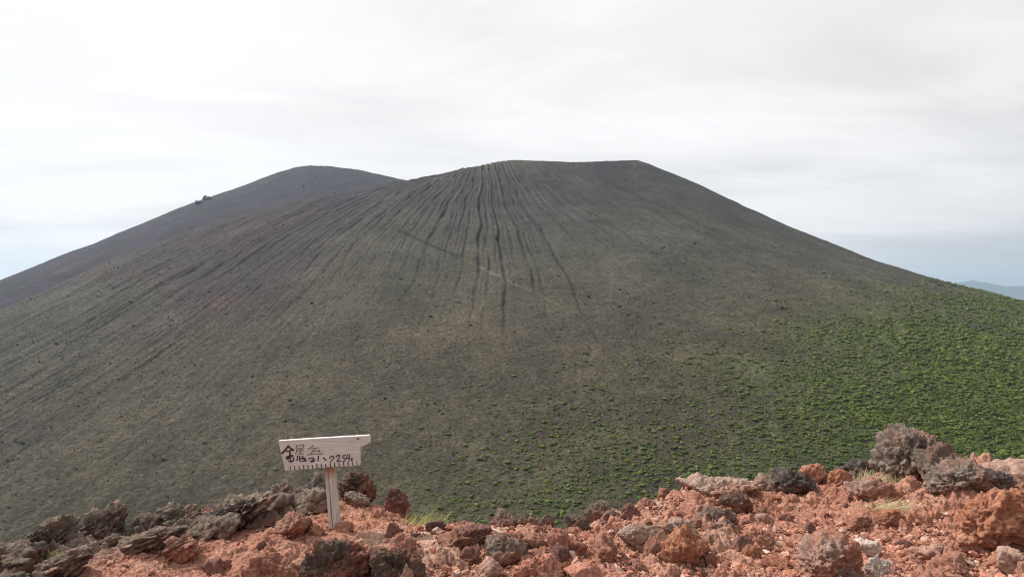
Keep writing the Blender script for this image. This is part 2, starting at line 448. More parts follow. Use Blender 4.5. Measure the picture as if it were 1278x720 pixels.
def mountain_z(x, y, detail=True):
    z, r, th = front0(x, y)
    t = x/np.maximum(y, 1.)
    w = sstep(500, 1300, y)
    w2 = sstep(1180, 1430, y)
    zf = z+np.interp(t, _tf, _cf)*w+np.interp(t, _tf, _hf)*w2
    zr = rear0(x, y)+np.interp(t, _tr, _cr)*w+np.interp(t, _tr, _hr)*w2
    d = r-FR
    gul = 0
    gx_ = x+75.; gy_ = y-1950.; rg_ = np.hypot(gx_, gy_); tg = np.arctan2(gx_, -gy_)
    if detail:
        amp = sstep(-5, 60, d)
        lg = np.log(np.maximum(d, 5)+60.)
        fine = fbm2(tg*110+.5*noise2(x*.008, y*.008, 8), lg*2.6, 3, 201)
        fine2 = noise2(tg*260+.6*noise2(x*.02, y*.02, 7), lg*6, 211)
        leftw = sstep(.05, -.35, tg)
        fade = lerp(sstep(620, 250, d), 1., leftw)*sstep(.75, .3, tg)
        z_f = amp*fade*(fine*(1.3+1.0*leftw)+fine2*(1.0+.8*leftw))
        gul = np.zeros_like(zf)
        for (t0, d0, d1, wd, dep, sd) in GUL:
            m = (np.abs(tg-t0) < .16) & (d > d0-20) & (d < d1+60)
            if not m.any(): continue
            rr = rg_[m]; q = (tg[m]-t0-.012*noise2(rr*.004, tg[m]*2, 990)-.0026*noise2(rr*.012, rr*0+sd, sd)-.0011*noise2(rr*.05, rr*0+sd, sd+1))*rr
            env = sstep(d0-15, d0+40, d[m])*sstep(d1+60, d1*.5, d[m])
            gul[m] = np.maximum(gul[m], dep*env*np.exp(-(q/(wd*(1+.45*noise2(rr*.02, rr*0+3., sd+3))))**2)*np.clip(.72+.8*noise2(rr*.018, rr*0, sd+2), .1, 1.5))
        # the long oblique track that crosses the gullies
        zf = zf+z_f-gul
        zr = zr+.8*fbm2(x*.012, y*.012, 4, 221)
    k = 20.0
    m = np.maximum(zf, zr)
    zz = m+k*np.log(np.exp((zf-m)/k)+np.exp((zr-m)/k))-k*.69*np.exp(-((zf-zr)/60.)**2)
    fl = -176+8*fbm2(x*.004, y*.004, 3, 231)
    m = np.maximum(zz, fl); k2 = 6.
    zz = m+k2*np.log(np.exp((zz-m)/k2)+np.exp((fl-m)/k2))
    if detail:
        zz = zz+2.2*fbm2(x*.011, y*.011, 3, 241)*sstep(300, 700, y)*(1-.7*sstep(0, 25, -d)*1)*sstep(0, 130, np.abs(d))+.45*fbm2(x*.11, y*.11, 3, 251)
    return zz, zf, zr, th, d, gul, tg

# a worn track runs obliquely across the slope: points in the slope's own polar frame
def mtn_hit(px, py, Ys=np.linspace(300, 2600, 2400)):
    x = (px-CX)/FP*Ys; z = (CY-py)/FP*Ys
    g = mountain_z(x, Ys, False)[0]
    k = np.nonzero(z <= g)[0]
    i = k[0] if len(k) else int(np.argmin(z-g))
    return x[i], Ys[i], float(g[i])+EYE

def build_mountain():
    ts = np.concatenate([np.linspace(-1.05, -.78, 60)[:-1], np.linspace(-.78, .78, 1500), np.linspace(.78, 1.05, 60)[1:]])
    Y = np.concatenate([np.linspace(210, 330, 12)[:-1], 1/np.linspace(1/330., 1/1400., 560)[:-1], np.linspace(1400, 1800, 110)[:-1], np.linspace(1800, 3300, 130)])
    YY, T = np.meshgrid(Y, ts, indexing='ij')
    x = (T*YY).ravel(); y = YY.ravel()
    z, zf, zr, th, d, gul, tg = mountain_z(x, y)
    px = CX+FP*x/y; py = CY-FP*z/y
    # base colours of the ash: olive scree in front, purple ash on the rear cone, dark cinder at the rim, red patches, moss
    olive = np.array([.0655, .0625, .0445]); grey = np.array([.060, .0575, .0505]); purp = np.array([.050, .0385, .043]); dark = np.array([.034, .0305, .0305]); brown = np.array([.079, .065, .043]); red = np.array([.115, .056, .045]); moss = np.array([.074, .102, .027])
    lg = np.log(np.maximum(d, 5)+60.)
    st = fbm2(tg*110+.8*noise2(x*.01, y*.01, 77), lg*3, 3, 301)*lerp(sstep(650, 250, d), 1., sstep(.05, -.35, tg)); big = fbm2(x*.0022, y*.0022, 4, 311); med = fbm2(x*.012, y*.012, 4, 321)
    c = np.tile(olive, (len(x), 1))
    c = lerp(c, grey, np.clip(.45+.5*st+.7*big+.3*med, 0, 1)[:, None])
    rim = sstep(680, 40, d+70*med)*sstep(-1.0, -.3, th+.3*big)
    c = lerp(c, dark, (.85*rim)[:, None])
    low = sstep(480, 860, d+160*big)*sstep(-.75, -.2, th)
    c = lerp(c, brown, np.clip(low*.85+.25*med, 0, 1)[:, None])
    lp = sstep(-.09, -.22, tg+.05*big+.04*med)*sstep(960, 690, d+90*big+60*med)
    c = lerp(c, purp, np.clip(lp*(.9+.4*med), 0, 1)[:, None])
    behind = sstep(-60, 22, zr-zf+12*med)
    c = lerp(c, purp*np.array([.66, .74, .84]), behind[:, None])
    c = c*(1-.38*sstep(-4, 4, zr-zf)*sstep(46, 20, zr-zf+8*med)*sstep(-.42, -.62, x/np.maximum(y, 1)))[:, None]     # shading seam at the foot of the rear cone, darkened into its colour
    seam = np.exp(-((zr-zf+20)/9.)**2)*sstep(-.35, -.6, x/np.maximum(y, 1))
    c = lerp(c, red, np.clip(seam*(.75+1.1*med), 0, .75)[:, None])
    rp = np.exp(-((px-292)/30)**2-((py-376)/13)**2)+np.exp(-((px-135)/50)**2-((py-338)/9)**2)*.7+np.exp(-((px-180)/90)**2-((py-420)/14)**2)*.25
    c = lerp(c, red, np.clip(rp*(.3+1.5*med), 0, .5)[:, None])
    green = sstep(760, 1290, px+90*big+70*med)*sstep(320, 470, py+40*big)
    c = lerp(c, moss, np.clip(green*1.05+.3*med*green, 0, .92)[:, None])
    g2 = sstep(430, 660, py+30*med)*sstep(380, 560, px)*.16*np.clip(.3+1.5*med, 0, 1)
    c = lerp(c, moss, g2[:, None])
    c = lerp(c, dark*.62, np.clip(gul/4.2, 0, .52)[:, None])      # shade of the gully beds painted into the slope colour
    # the old track crossing the slope below the gullies, grassed over at its lower end
    tp = np.interp(px, [480, 500, 560, 620, 680, 740], [278, 289, 315, 343, 372, 400])
    tr = np.exp(-((py-tp-1.2*med)/1.5)**2)*sstep(488, 505, px)*sstep(740, 650, px)
    c = lerp(c, dark*.4, (np.clip(tr*1.2, 0, .8)*sstep(600, 565, px))[:, None]); c = lerp(c, np.array([.14, .13, .07]), (tr*.95*sstep(560, 590, px)*np.clip(.75+med, 0, 1))[:, None])
    c = 1.04*c*(1+.26*st*sstep(0, 100, d))[:, None]*(1+.18*med)[:, None]
    c = np.clip(c, .008, .5)
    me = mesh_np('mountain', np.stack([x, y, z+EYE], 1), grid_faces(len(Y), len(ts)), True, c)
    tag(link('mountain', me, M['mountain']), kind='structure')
build_mountain()

# ------------------------------------------------------------------ far country
def build_far():
    # valley floor: one wide sheet below everything
    gx = np.linspace(-11500, 39500, 120); gy = np.linspace(-11500, 33500, 100)
    y, x = np.meshgrid(gy, gx, indexing='ij')
    z = np.full(x.shape, -880.)+40*fbm2(x*.0002, y*.0002, 3, 5)
    me = mesh_np('valley_floor', np.stack([x.ravel(), y.ravel(), z.ravel()], 1), grid_faces(len(gy), len(gx)), True)
    tag(link('valley_floor', me, M['plain']), kind='structure')
    # a range of mountains about 25 km away
    az = np.linspace(.30, .92, 300); rr = np.linspace(21000, 33000, 60)
    R, A = np.meshgrid(rr, az, indexing='ij')
    x = R*np.sin(A); y = R*np.cos(A)
    prof = np.sin(np.pi*np.clip((R-21000)/12000, 0, 1))
    pxs = CX+FP*np.tan(A)
    crest = np.interp(pxs, [-600, 600, 1100, 1190, 1215, 1232, 1250, 1275, 1300, 1400, 1600], [-150, -150, 100, 150, 215, 190, 95, 60, 70, -40, 100])
    z = -900+(crest+900)*prof**.8+(90*fbm2(x*.0006, y*.0006, 4, 9))*prof
    me = mesh_np('distant_hills', np.stack([x.ravel(), y.ravel(), z.ravel()], 1), grid_faces(len(rr), len(az))[:, ::-1], True)
    tag(link('distant_hills', me, M['hill']), kind='structure')
    # clear mountain air
    z0, z1 = -1010., 620.
    v = np.array([(sx, sy, zz) for zz in (z0, z1) for sy in (-12000., 34000.) for sx in (-12000., 40000.)])
    f = np.array([(0, 2, 3, 1), (4, 5, 7, 6), (0, 1, 5, 4), (2, 6, 7, 3), (0, 4, 6, 2), (1, 3, 7, 5)])
    me = mesh_np('haze', v, f, False)
    m = bpy.data.materials.new('haze_air'); m.use_nodes = True; nt = m.node_tree; nt.nodes.clear()
    o = nt.nodes.new('ShaderNodeOutputMaterial'); p = nt.nodes.new('ShaderNodeVolumePrincipled')
    p.inputs['Color'].default_value = (.60, .79, 1., 1); p.inputs['Density'].default_value = HAZE
    p.inputs['Anisotropy'].default_value = .2
    nt.links.new(p.outputs[0], o.inputs['Volume'])
    tag(link('haze', me, m), kind='stuff')
HAZE = 4.6e-5
build_far()

# ------------------------------------------------------------------ rocks
def rock_shape(seed, kind='block', sub=5, dims=(1, 1, 1), tilt=0., elong=1., amp=1.):
    """an irregular stone; dims are its relative width, depth and height, so the roughness stays even on flat stones"""
    rg = np.random.default_rng(seed)
    v, f = ico(sub)
    n = rg.normal(size=(14, 3)); n /= np.linalg.norm(n, axis=1)[:, None]
    d = rg.uniform(.55, .95, 14)
    dots = v@n.T
    rad = np.where(dots > .05, d/np.maximum(dots, .05), 9.)
    hard = np.minimum(rad.min(1), 1.15)
    soft = -np.log(np.exp(-14*rad.clip(0, 3)).sum(1)+math.exp(-14*1.1))/14
    r0 = lerp(soft, hard, {'block': .8, 'round': .1, 'clinker': .3, 'slab': .85, 'wedge': .95}[kind])
    D = np.array(dims, float); D = D/D.max()
    if kind == 'slab': D = np.array([elong, .85, 1.])
    p = v*r0[:, None]*D
    nr = v/D; nr /= np.linalg.norm(nr, axis=1)[:, None]
    sc = float(np.prod(D)**(1/3.))
    off = rg.uniform(-50, 50, 3)
    q = p/max(sc, .5)+off
    if kind == 'clinker':
        w1 = worley3(q*2.4+.25*fbm3(q*3, 2, seed+9)[:, None], seed); w2 = worley3(q*6.0+.3*fbm3(q*7, 2, seed+8)[:, None], seed+1)
        disp = .13*fbm3(q*1.1, 3, seed)+.22*(.45-1.1*w1*w1)+.10*(.4-1.2*w2*w2)+.10*fbm3(q*5, 5, seed+2, .66)-.07*np.clip(1-(worley3(q*8.5, seed+4)/.36)**2, 0, 1)
    elif kind == 'slab':
        qs = p*np.array([.85, .95, 2.5])+off
        disp = .18*fbm3(q*1.4, 3, seed)+.22*fbm3(qs*1.6, 5, seed+1, .62)+.10*(.4-worley3(qs*3.0, seed)**2)+.06*fbm3(q*10, 3, seed+3, .6)
    elif kind == 'round':
        disp = .15*fbm3(q*1.4, 3, seed)+.08*fbm3(q*5, 5, seed+1, .62)
    else:
        w1 = worley3(q*3.6, seed)
        disp = .17*fbm3(q*1.4, 3, seed)+.11*fbm3(q*4, 6, seed+1, .66)+.10*(.4-w1*w1)-.05*np.clip(1-(worley3(q*8, seed+4)/.34)**2, 0, 1)
    p = p+nr*(disp*amp*sc)[:, None]
    if tilt:
        a = math.radians(tilt); c, s_ = math.cos(a), math.sin(a)
        p = np.stack([p[:, 0]*c-p[:, 2]*s_, p[:, 1], p[:, 0]*s_+p[:, 2]*c], 1)
    return p, f

def place_rock(xl, xr, yt, yb, mat, kind, label, name='boulder', cat='rock', sub=5, seed=None, tilt=0, elong=1., depth=.8, embed=.25, group=None):
    seed = seed if seed is not None else int(xl*7+yt*13) % 9973
    cxp = (xl+xr)/2
    gx, gy, gz = ground_hit(min(max(cxp, -60), 1340), yb)
    W = (xr-xl)/FP*(gy+.1); B = W*depth
    yc = gy+B*.38
    W = (xr-xl)/FP*yc
    ztop = EYE-(yt-CY)/FP*yc
    zbase = min(gz, float(ground_base((cxp-CX)/FP*yc, yc)))
    H = max(ztop-gz, .02); bot = zbase-embed*H-.015
    p, f = rock_shape(seed, kind, sub, (W, B, ztop-bot), tilt, elong)
    lo, hi = p.min(0), p.max(0)
    p = (p-(lo+hi)/2)/(hi-lo)*np.array([W, B, ztop-bot])
    p[:, 2] += (ztop-bot)/2-(gz-bot)
    me = mesh_np(name, p, f, True)
    o = link(name, me, M[mat], loc=((cxp-CX)/FP*yc, yc, gz))
    tag(o, label, cat, group)
    return o

ROCKS = [
 # right-hand end of the ridge
 (1091, 1184, 530, 603, 'grey', 'clinker', 'largest rough grey lava boulder, highest point of the red ridge', dict(sub=6, depth=.75)),
 (1146, 1214, 553, 606, 'grey', 'clinker', 'lower lumpy shoulder of brown grey lava joined to the right flank of the largest boulder', dict(seed=14)),
 (1156, 1238, 573, 625, 'grey', 'clinker', 'broad rounded grey boulder with rusty flecks in front of the tallest lava boulder', dict(sub=6)),
 (1226, 1262, 586, 614, 'dark', 'clinker', 'blackish lava lump wedged against the right side of the broad grey boulder', {}),
 (1228, 1350, 570, 612, 'pink', 'clinker', 'long flat pinkish rock bank on the skyline at the right end of the ridge', dict(elong=1.6)),
 (1027, 1064, 584, 611, 'orange', 'block', 'orange red block with a pale pink foot beside the dry grass', {}),
 (961, 1023, 582, 620, 'dark', 'block', 'dark charcoal pyramid shaped boulder on the ridge line', dict(depth=.7)),
 (997, 1031, 577, 604, 'red', 'clinker', 'dull red boulder tucked behind the charcoal pyramid boulder', dict(seed=12)),
 (1040, 1088, 573, 602, 'dark', 'slab', 'flat dark slab lying under the upright dry grass tuft', dict(elong=1.6)),
 (1058, 1130, 594, 630, 'half', 'clinker', 'brown knobbly lava mound between the two dry grass tufts', dict(depth=.7)),
 (1118, 1150, 577, 603, 'dark', 'clinker', 'black lava lump standing in for the shade at the foot of the largest boulder', {}),  # black lump put where the big boulder's foot lies in shade
 (1163, 1181, 567, 583, 'orange', 'block', 'small brick red block caught between the two biggest grey boulders', dict(sub=4)),
 (1192, 1330, 606, 694, 'orange', 'clinker', 'huge rust orange lava outcrop bulging at the right edge', dict(sub=6, depth=.5, embed=.4)),
 (994, 1080, 664, 730, 'half', 'clinker', 'big boulder half grey and half rust red, low in front beside the white stones', dict(sub=6)),
 (1038, 1074, 702, 735, 'grey', 'clinker', 'small grey lichened boulder leaning in front of the half grey half red one', {}),
 (1060, 1097, 671, 697, 'pale', 'wedge', 'pale whitish angular stone standing upper of the two white ones', dict(sub=5, seed=23)),
 (1076, 1114, 691, 720, 'pale', 'wedge', 'pale pinkish white slab, lower of the two white stones', dict(sub=5, seed=61)),
 (1141, 1180, 678, 704, 'pink', 'clinker', 'lone pitted pinkish stone on open red gravel', {}),
 (1237, 1282, 684, 720, 'pink', 'round', 'rounded pale pink stone below the rust orange outcrop', {}),
 (1002, 1016, 650, 665, 'dark', 'block', 'small black stone sitting on gravel above the half grey half red boulder', dict(sub=4)),
 (1090, 1130, 634, 660, 'orange', 'block', 'low rust coloured hump of rock below the flat straw tuft', dict(depth=.6)),
 (1050, 1090, 640, 664, 'red', 'block', 'brick red angular rock below the brown knobbly mound', {}),
 # right of centre
 (846, 952, 593, 622, 'tan', 'clinker', 'long grey tan rock shelf along the crest left of the charcoal pyramid boulder', dict(elong=1.6, depth=.6, sub=6)),
 (894, 940, 611, 643, 'moss', 'block', 'brown boulder with a grey cap and dark right face below the tan crest shelf', {}),
 (866, 921, 629, 662, 'grey', 'block', 'pale grey flat lava slab overhanging a dark hollow', dict(elong=1.5, tilt=-6)),
 (880, 916, 648, 668, 'dark', 'block', 'black rock standing in for the shaded hollow under the overhanging grey slab', dict(sub=4)),  # dark stone fills the hollow in place of its shade
 (822, 888, 656, 716, 'orange', 'wedge', 'large orange red wedge shaped rock below the overhanging grey slab', dict(seed=88)),
 (826, 868, 646, 676, 'tan', 'clinker', 'weathered grey tan lump just above the large orange wedge rock', {}),
 (768, 832, 650, 690, 'tan', 'block', 'dusty tan sloping outcrop left of the large orange wedge rock', dict(depth=.6, tilt=12)),
 (905, 945, 668, 700, 'maroon', 'block', 'reddish brown broken rock right of the large orange wedge rock', {}),
 (925, 966, 655, 682, 'red', 'clinker', 'crumbly pale red lump on the gravel slope right of the brown capped boulder', {}),
 (942, 966, 638, 655, 'tan', 'round', 'small tan round stone resting on the rubble below the charcoal pyramid boulder', dict(sub=4)),
 (970, 992, 640, 654, 'maroon', 'block', 'low dark red stone half sunk in rubble below the charcoal pyramid boulder', dict(sub=4)),
 # lip in the centre
 (611, 646, 636, 661, 'grey', 'round', 'smooth pale grey stone on the lip beside the bleached twig', {}),
 (643, 674, 639, 662, 'grey', 'block', 'darker grey angular stone touching the smooth pale one on the lip', dict(seed=31)),
 (672, 692, 641, 657, 'grey', 'round', 'small light grey stone on the lip between two darker ones', dict(sub=4)),
 (703, 737, 642, 664, 'dark', 'block', 'dark grey stone on the lip left of the pale and black boulder', {}),
 (726, 772, 626, 652, 'grey', 'block', 'pale topped boulder with a black side, tallest on the central lip', dict(seed=77)),
 (752, 774, 636, 652, 'dark', 'round', 'black stone leaning on the right of the pale topped boulder', dict(sub=4)),
 (775, 800, 628, 648, 'maroon', 'clinker', 'purplish red lump on the lip right of the pale topped boulder', {}),
 (565, 614, 653, 684, 'maroon', 'clinker', 'pitted dark maroon boulder left of the bleached twig', {}),
 (604, 662, 664, 708, 'grey', 'clinker', 'pale grey lichen covered slab with a dark right end below the twig', dict(tilt=24, elong=1.4)),
 (568, 600, 681, 708, 'maroon', 'round', 'smooth reddish brown stone below the pitted maroon boulder', {}),
 (588, 634, 697, 730, 'pink', 'block', 'tan topped block at the bottom edge under the lichen covered slab', {}),
 (659, 687, 671, 692, 'maroon', 'block', 'dark wine red stone right of the lichen covered slab', {}),
 (682, 714, 658, 696, 'red', 'block', 'upright red brown rock with a shaded right face near the centre', dict(seed=5)),
 (640, 704, 688, 735, 'red', 'clinker', 'large pitted red scoria boulder at the bottom centre', dict(sub=6)),
 (702, 758, 700, 736, 'red', 'round', 'rounded red boulder at the bottom, right of the large pitted scoria boulder', {}),
 (540, 568, 690, 712, 'maroon', 'block', 'dark reddish stone at the bottom right of the black clinker', dict(sub=4)),
 # round the sign
 (478, 512, 609, 645, 'maroon', 'wedge', 'pointed brown wedge of rock standing right of the sign', dict(seed=41, tilt=25)),
 (376, 472, 667, 740, 'moss', 'clinker', 'big dark mossy clinker boulder in front of the sign post', dict(sub=6)),
 (460, 532, 681, 740, 'moss', 'clinker', 'craggy black clinker with grey crust right of the mossy boulder', dict(sub=6, seed=19)),
 (418, 472, 586, 628, 'moss', 'clinker', 'dark brown craggy lava block just behind the sign post on its right', dict(sub=6, depth=.6)),
 (428, 462, 612, 634, 'crag', 'clinker', 'small grey brown lump below the dark craggy block behind the sign', {}),
 (482, 501, 650, 670, 'maroon', 'round', 'small smooth red brown stone on gravel below the pointed wedge', dict(sub=4)),
 (530, 562, 647, 663, 'dark', 'slab', 'flat dark grey stone on the lip below the green grass tuft', {}),
 (342, 388, 637, 672, 'half', 'clinker', 'grey brown boulder left of the sign post base', {}),
 (306, 378, 680, 740, 'red', 'round', 'large smooth red rock at the bottom left of the mossy boulder', dict(sub=6)),
 (362, 406, 604, 630, 'dark', 'round', 'smooth dark grey boulder in the crag directly behind the sign', dict(seed=9)),
 (384, 408, 588, 612, 'crag', 'clinker', 'topmost grey crag block under the left half of the sign board', dict(sub=4)),
 (330, 368, 598, 628, 'crag', 'slab', 'grey leaning slab at the upper left of the crag behind the sign', dict(tilt=32, elong=1.8)),
 # left crags
 (98, 156, 623, 660, 'crag', 'slab', 'pointed dark crag jutting up highest on the left end of the ridge', dict(tilt=32, elong=1.35, sub=6, seed=17)),
 (92, 152, 648, 674, 'crag', 'slab', 'layered grey beds directly below the pointed dark crag', dict(tilt=18, elong=2)),
 (14, 92, 643, 698, 'crag', 'slab', 'long tilted grey lava rib left of the pointed dark crag', dict(tilt=30, elong=2.1, sub=6)),
 (186, 258, 625, 668, 'crag', 'clinker', 'broad grey lava outcrop left of the small red block', dict(sub=6, depth=.6)),
 (243, 274, 632, 654, 'red', 'block', 'small red block leaning on the broad grey outcrop', {}),
 (256, 348, 612, 664, 'crag', 'slab', 'long grey crag rising to the right between the red block and the sign', dict(tilt=28, elong=2.2, sub=6)),
 (206, 252, 664, 703, 'half', 'slab', 'red and grey ragged rock low on the open red slope at left', dict(tilt=30, elong=1.4)),
 (138, 236, 654, 694, 'crag', 'slab', 'long low grey shelf sloping down below the broad grey outcrop', dict(tilt=20, elong=2.4, depth=.5)),
 (-20, 28, 676, 712, 'crag', 'slab', 'dark grey rib at the left edge of the picture', dict(tilt=25, elong=1.8)),
 (40, 118, 682, 728, 'crag', 'slab', 'ragged brown grey rib in the lowest row at left', dict(tilt=27, elong=2.2)),
 (380, 406, 652, 669, 'orange', 'block', 'rust coloured stone wedged against the left foot of the sign post', dict(sub=4)),
 (417, 442, 650, 666, 'red', 'block', 'dull red stone wedged against the right foot of the sign post', dict(sub=4)),
 (250, 288, 694, 718, 'maroon', 'block', 'low dark red stone alone on the open red slope at left', {}),
]
for xl, xr, yt, yb, mat, kind, label, kw in ROCKS:
    place_rock(xl, xr, yt, yb, mat, kind, label, name='boulder' if (xr-xl) > 30 else 'stone', cat='boulder' if (xr-xl) > 30 else 'stone', **kw)

# smaller slabs that make up the ragged crag on the left
rg = random.Random(21)
CRAG_BASE = []
for i in range(8):
    p, f = rock_shape(700+i, ('slab', 'block', 'clinker', 'wedge')[i % 4], 4, (1, .7, .5), rg.uniform(15, 38), rg.uniform(1.5, 2.4))
    lo, hi = p.min(0), p.max(0); p = (p-(lo+hi)/2)/(hi-lo).max()
    CRAG_BASE.append(mesh_np('crag_stone', p, f)); CRAG_BASE[-1].materials.append(M['crag'])
first = None
for k in range(84):
    x = rg.uniform(-3.1, -1.3); e = float(np.interp(x, LX, LY)); y = e-abs(rg.gauss(0, .26))*(1+1.6*float(sstep(-2.3, -2.9, x)))+.02
    z = float(ground_base(x, y)); s = rg.uniform(.09, .34)*(1 if k % 3 else .6)
    o = link('crag_stone', CRAG_BASE[k % 8], loc=(x, y, z+.08*s)); o.scale = (s, s, s*rg.uniform(.8, 1.2)); o.rotation_euler = (rg.uniform(-.3, .3), rg.uniform(-.25, .1), rg.uniform(-.5, .5))
    tag(o, 'jagged grey brown slab among the layered crag on the left lip', 'stone', 'jagged slabs of the left crag')

LUMP = []
for i, mt in enumerate(('red', 'red', 'orange', 'red', 'red', 'orange', 'tan', 'red')):
    p, f = rock_shape(850+i, ('block', 'wedge', 'block', 'clinker')[i % 4], 5, (1, .85, .7)); lo, hi = p.min(0), p.max(0); p = (p-(lo+hi)/2)/(hi-lo).max()
    me = mesh_np('rock_lump', p, f); me.materials.append(M[mt]); LUMP.append(me)
k = 0
while k < 24:
    px = rg.uniform(420, 1290); y = 1/rg.uniform(1/5.9, 1/3.7); x = (px-CX)/FP*y
    if y > float(np.interp(x, LX, LY))-.03 or rg.random() > (1. if px < 980 else .45) or math.hypot((x+.5)/.4, (y-4.25)/.2) < 1: continue
    s = rg.uniform(.11, .25); z = float(ground_base(x, y)); o = link('rock_lump', LUMP[rg.randrange(8)], loc=(x, y, z+.10*s)); o.scale = (s, s, s); o.rotation_euler = (rg.uniform(-.3, .3), rg.uniform(-.3, .3), rg.uniform(0, 6.28))
    tag(o, 'knobbly reddish lava lump half buried in the rubble, one of many along the ridge', 'rock', 'half buried lava lumps'); k += 1
STONE = []
for i, (mt, kd) in enumerate([('red', 'block'), ('red', 'round'), ('red', 'clinker'), ('orange', 'block'), ('maroon', 'block'), ('red', 'round'), ('red', 'block'), ('orange', 'block'), ('maroon', 'clinker'), ('red', 'clinker'), ('dark', 'clinker'), ('red', 'block')]):
    p, f = rock_shape(800+i, kd, 4, (1, .9, .75)); lo, hi = p.min(0), p.max(0); p = (p-(lo+hi)/2)/(hi-lo).max()
    me = mesh_np('stone', p, f); me.materials.append(M[mt]); STONE.append(me)
k = 0
while k < 84:
    px = rg.uniform(90, 1290); y = 1/rg.uniform(1/6.2, 1/3.75); x = (px-CX)/FP*y; e = float(np.interp(x, LX, LY))
    if y > e+.03 or float(crag_zone(np.array([x]), np.array([y]))[0]) > .3 or (px < 380 and rg.random() < .6): continue
    if math.hypot((x+.5)/.45, (y-4.25)/.22) < 1 or abs(x+1.18) < .12 and abs(y-4.4) < .2: continue
    s = .05*math.exp(rg.gauss(.2, .42)); s = min(max(s, .032), .14)
    z = float(ground_base(x, y))
    i = rg.randrange(12)
    o = link('stone', STONE[i], loc=(x, y, z+.22*s)); o.scale = (s, s, s); o.rotation_euler = (rg.uniform(-.4, .4), rg.uniform(-.4, .4), rg.uniform(0, 6.28))
    tag(o, 'loose fist sized scoria stone, one of many strewn over the red gravel', 'stone', 'loose stones strewn on the red gravel'); k += 1

def scatter_mesh(name, pos, size, sub, nvar, seed, col, mat, kind='block', sink=.2, squash=.8, flat=True, amp=1.):
    """many tiny stones as one mesh of loose ground cover"""
    rg = np.random.default_rng(seed); V = []; F = []; C = []; base = 0
    var = [rock_shape(seed+i, kind, sub, (1, .6+.35*((i*7) % 5)/4, squash*(.7+.3*((i*3) % 4)/3)), amp=amp) for i in range(nvar)]
    which = rg.integers(0, nvar, len(pos))
    for i in range(nvar):
        m = which == i; n = int(m.sum())
        if not n: continue
        p, f = var[i]
        a = rg.uniform(0, 6.28, n); ca, sa = np.cos(a), np.sin(a)
        s = size[m][:, None]
        q = np.empty((n, len(p), 3))
        tx = rg.uniform(-.5, .5, n)[:, None]
        pz = p[None, :, 2]+tx*p[None, :, 0]
        q[:, :, 0] = (p[None, :, 0]*ca[:, None]-p[None, :, 1]*sa[:, None])*s+pos[m][:, None, 0]
        q[:, :, 1] = (p[None, :, 0]*sa[:, None]+p[None, :, 1]*ca[:, None])*s+pos[m][:, None, 1]
        q[:, :, 2] = (pz+.5-sink)*s+pos[m][:, None, 2]
        V.append(q.reshape(-1, 3)); F.append((f[None]+(np.arange(n)*len(p))[:, None, None]+base).reshape(-1, 3)); base += n*len(p)
        C.append(np.repeat(col[m], len(p), 0))
    me = mesh_np(name, np.concatenate(V), np.concatenate(F), not flat, np.concatenate(C))
    return tag(link(name, me, M[mat]), kind='stuff')

def build_gravel():
    n = 46000
    px = RNG.uniform(-20, 1300, n); y = 1/RNG.uniform(1/6.6, 1/3.6, n); x = (px-CX)/FP*y
    e = np.interp(x, LX, LY); dens = fbm2(x*1.3, y*1.3, 3, 41)
    ok = (y < e+.05) & (RNG.uniform(size=n) < np.clip(.65+1.1*dens, .15, 1)) & (crag_zone(x, y) < .35) & (RNG.uniform(size=n) < lerp(1., .3, sstep(-.5, -1.2, x)))
    x, y = x[ok], y[ok]; z = ground_base(x, y)+.006
    s = .0088*np.exp(RNG.normal(0, .62, len(x))).clip(.4, 4.)*lerp(1., .55, sstep(-.4, -1.2, x))
    pal = np.array([(.39, .175, .12), (.45, .25, .18), (.28, .12, .085), (.48, .33, .26), (.15, .08, .07), (.42, .19, .115)])
    c = pal[RNG.choice(6, len(x), p=[.36, .24, .16, .1, .06, .08])]*RNG.uniform(.75, 1.25, (len(x), 1))
    scatter_mesh('gravel', np.stack([x, y, z], 1), s, 2, 16, 900, c, 'gravel', amp=1.7)
t_ = NT('gravel_stones'); t_.color(t_.mix(.6, t_.attr('tone'), t_.ramp(t_.noise(t_.objco(), 130, 4, .7), [(.3, .5), (.7, 1.45)]), 'MULTIPLY')); M['gravel'] = t_.m
build_gravel()

# ------------------------------------------------------------------ things on the volcano
def build_scree():
    n = 64000
    px = RNG.uniform(-60, 1340, n); py = RNG.uniform(215, 690, n)
    Y = 1/RNG.uniform(1/1550., 1/380., n); X = (px-CX)/FP*Y
    z = mountain_z(X, Y)[0]
    pyy = CY-FP*z/Y
    keep = (pyy < 700)
    X, Y, z = X[keep], Y[keep], z[keep]
    s = .40*np.exp(RNG.normal(0, .55, len(X)))*np.clip(Y/620., .6, 1.15)
    c = np.array([.045, .041, .036])*RNG.uniform(.7, 2.1, (len(X), 1))*np.array([1, 1, 1])
    scatter_mesh('scree', np.stack([X, Y, z+EYE], 1), s, 1, 8, 1200, c, 'gravel', sink=.35, squash=.7)
build_scree()

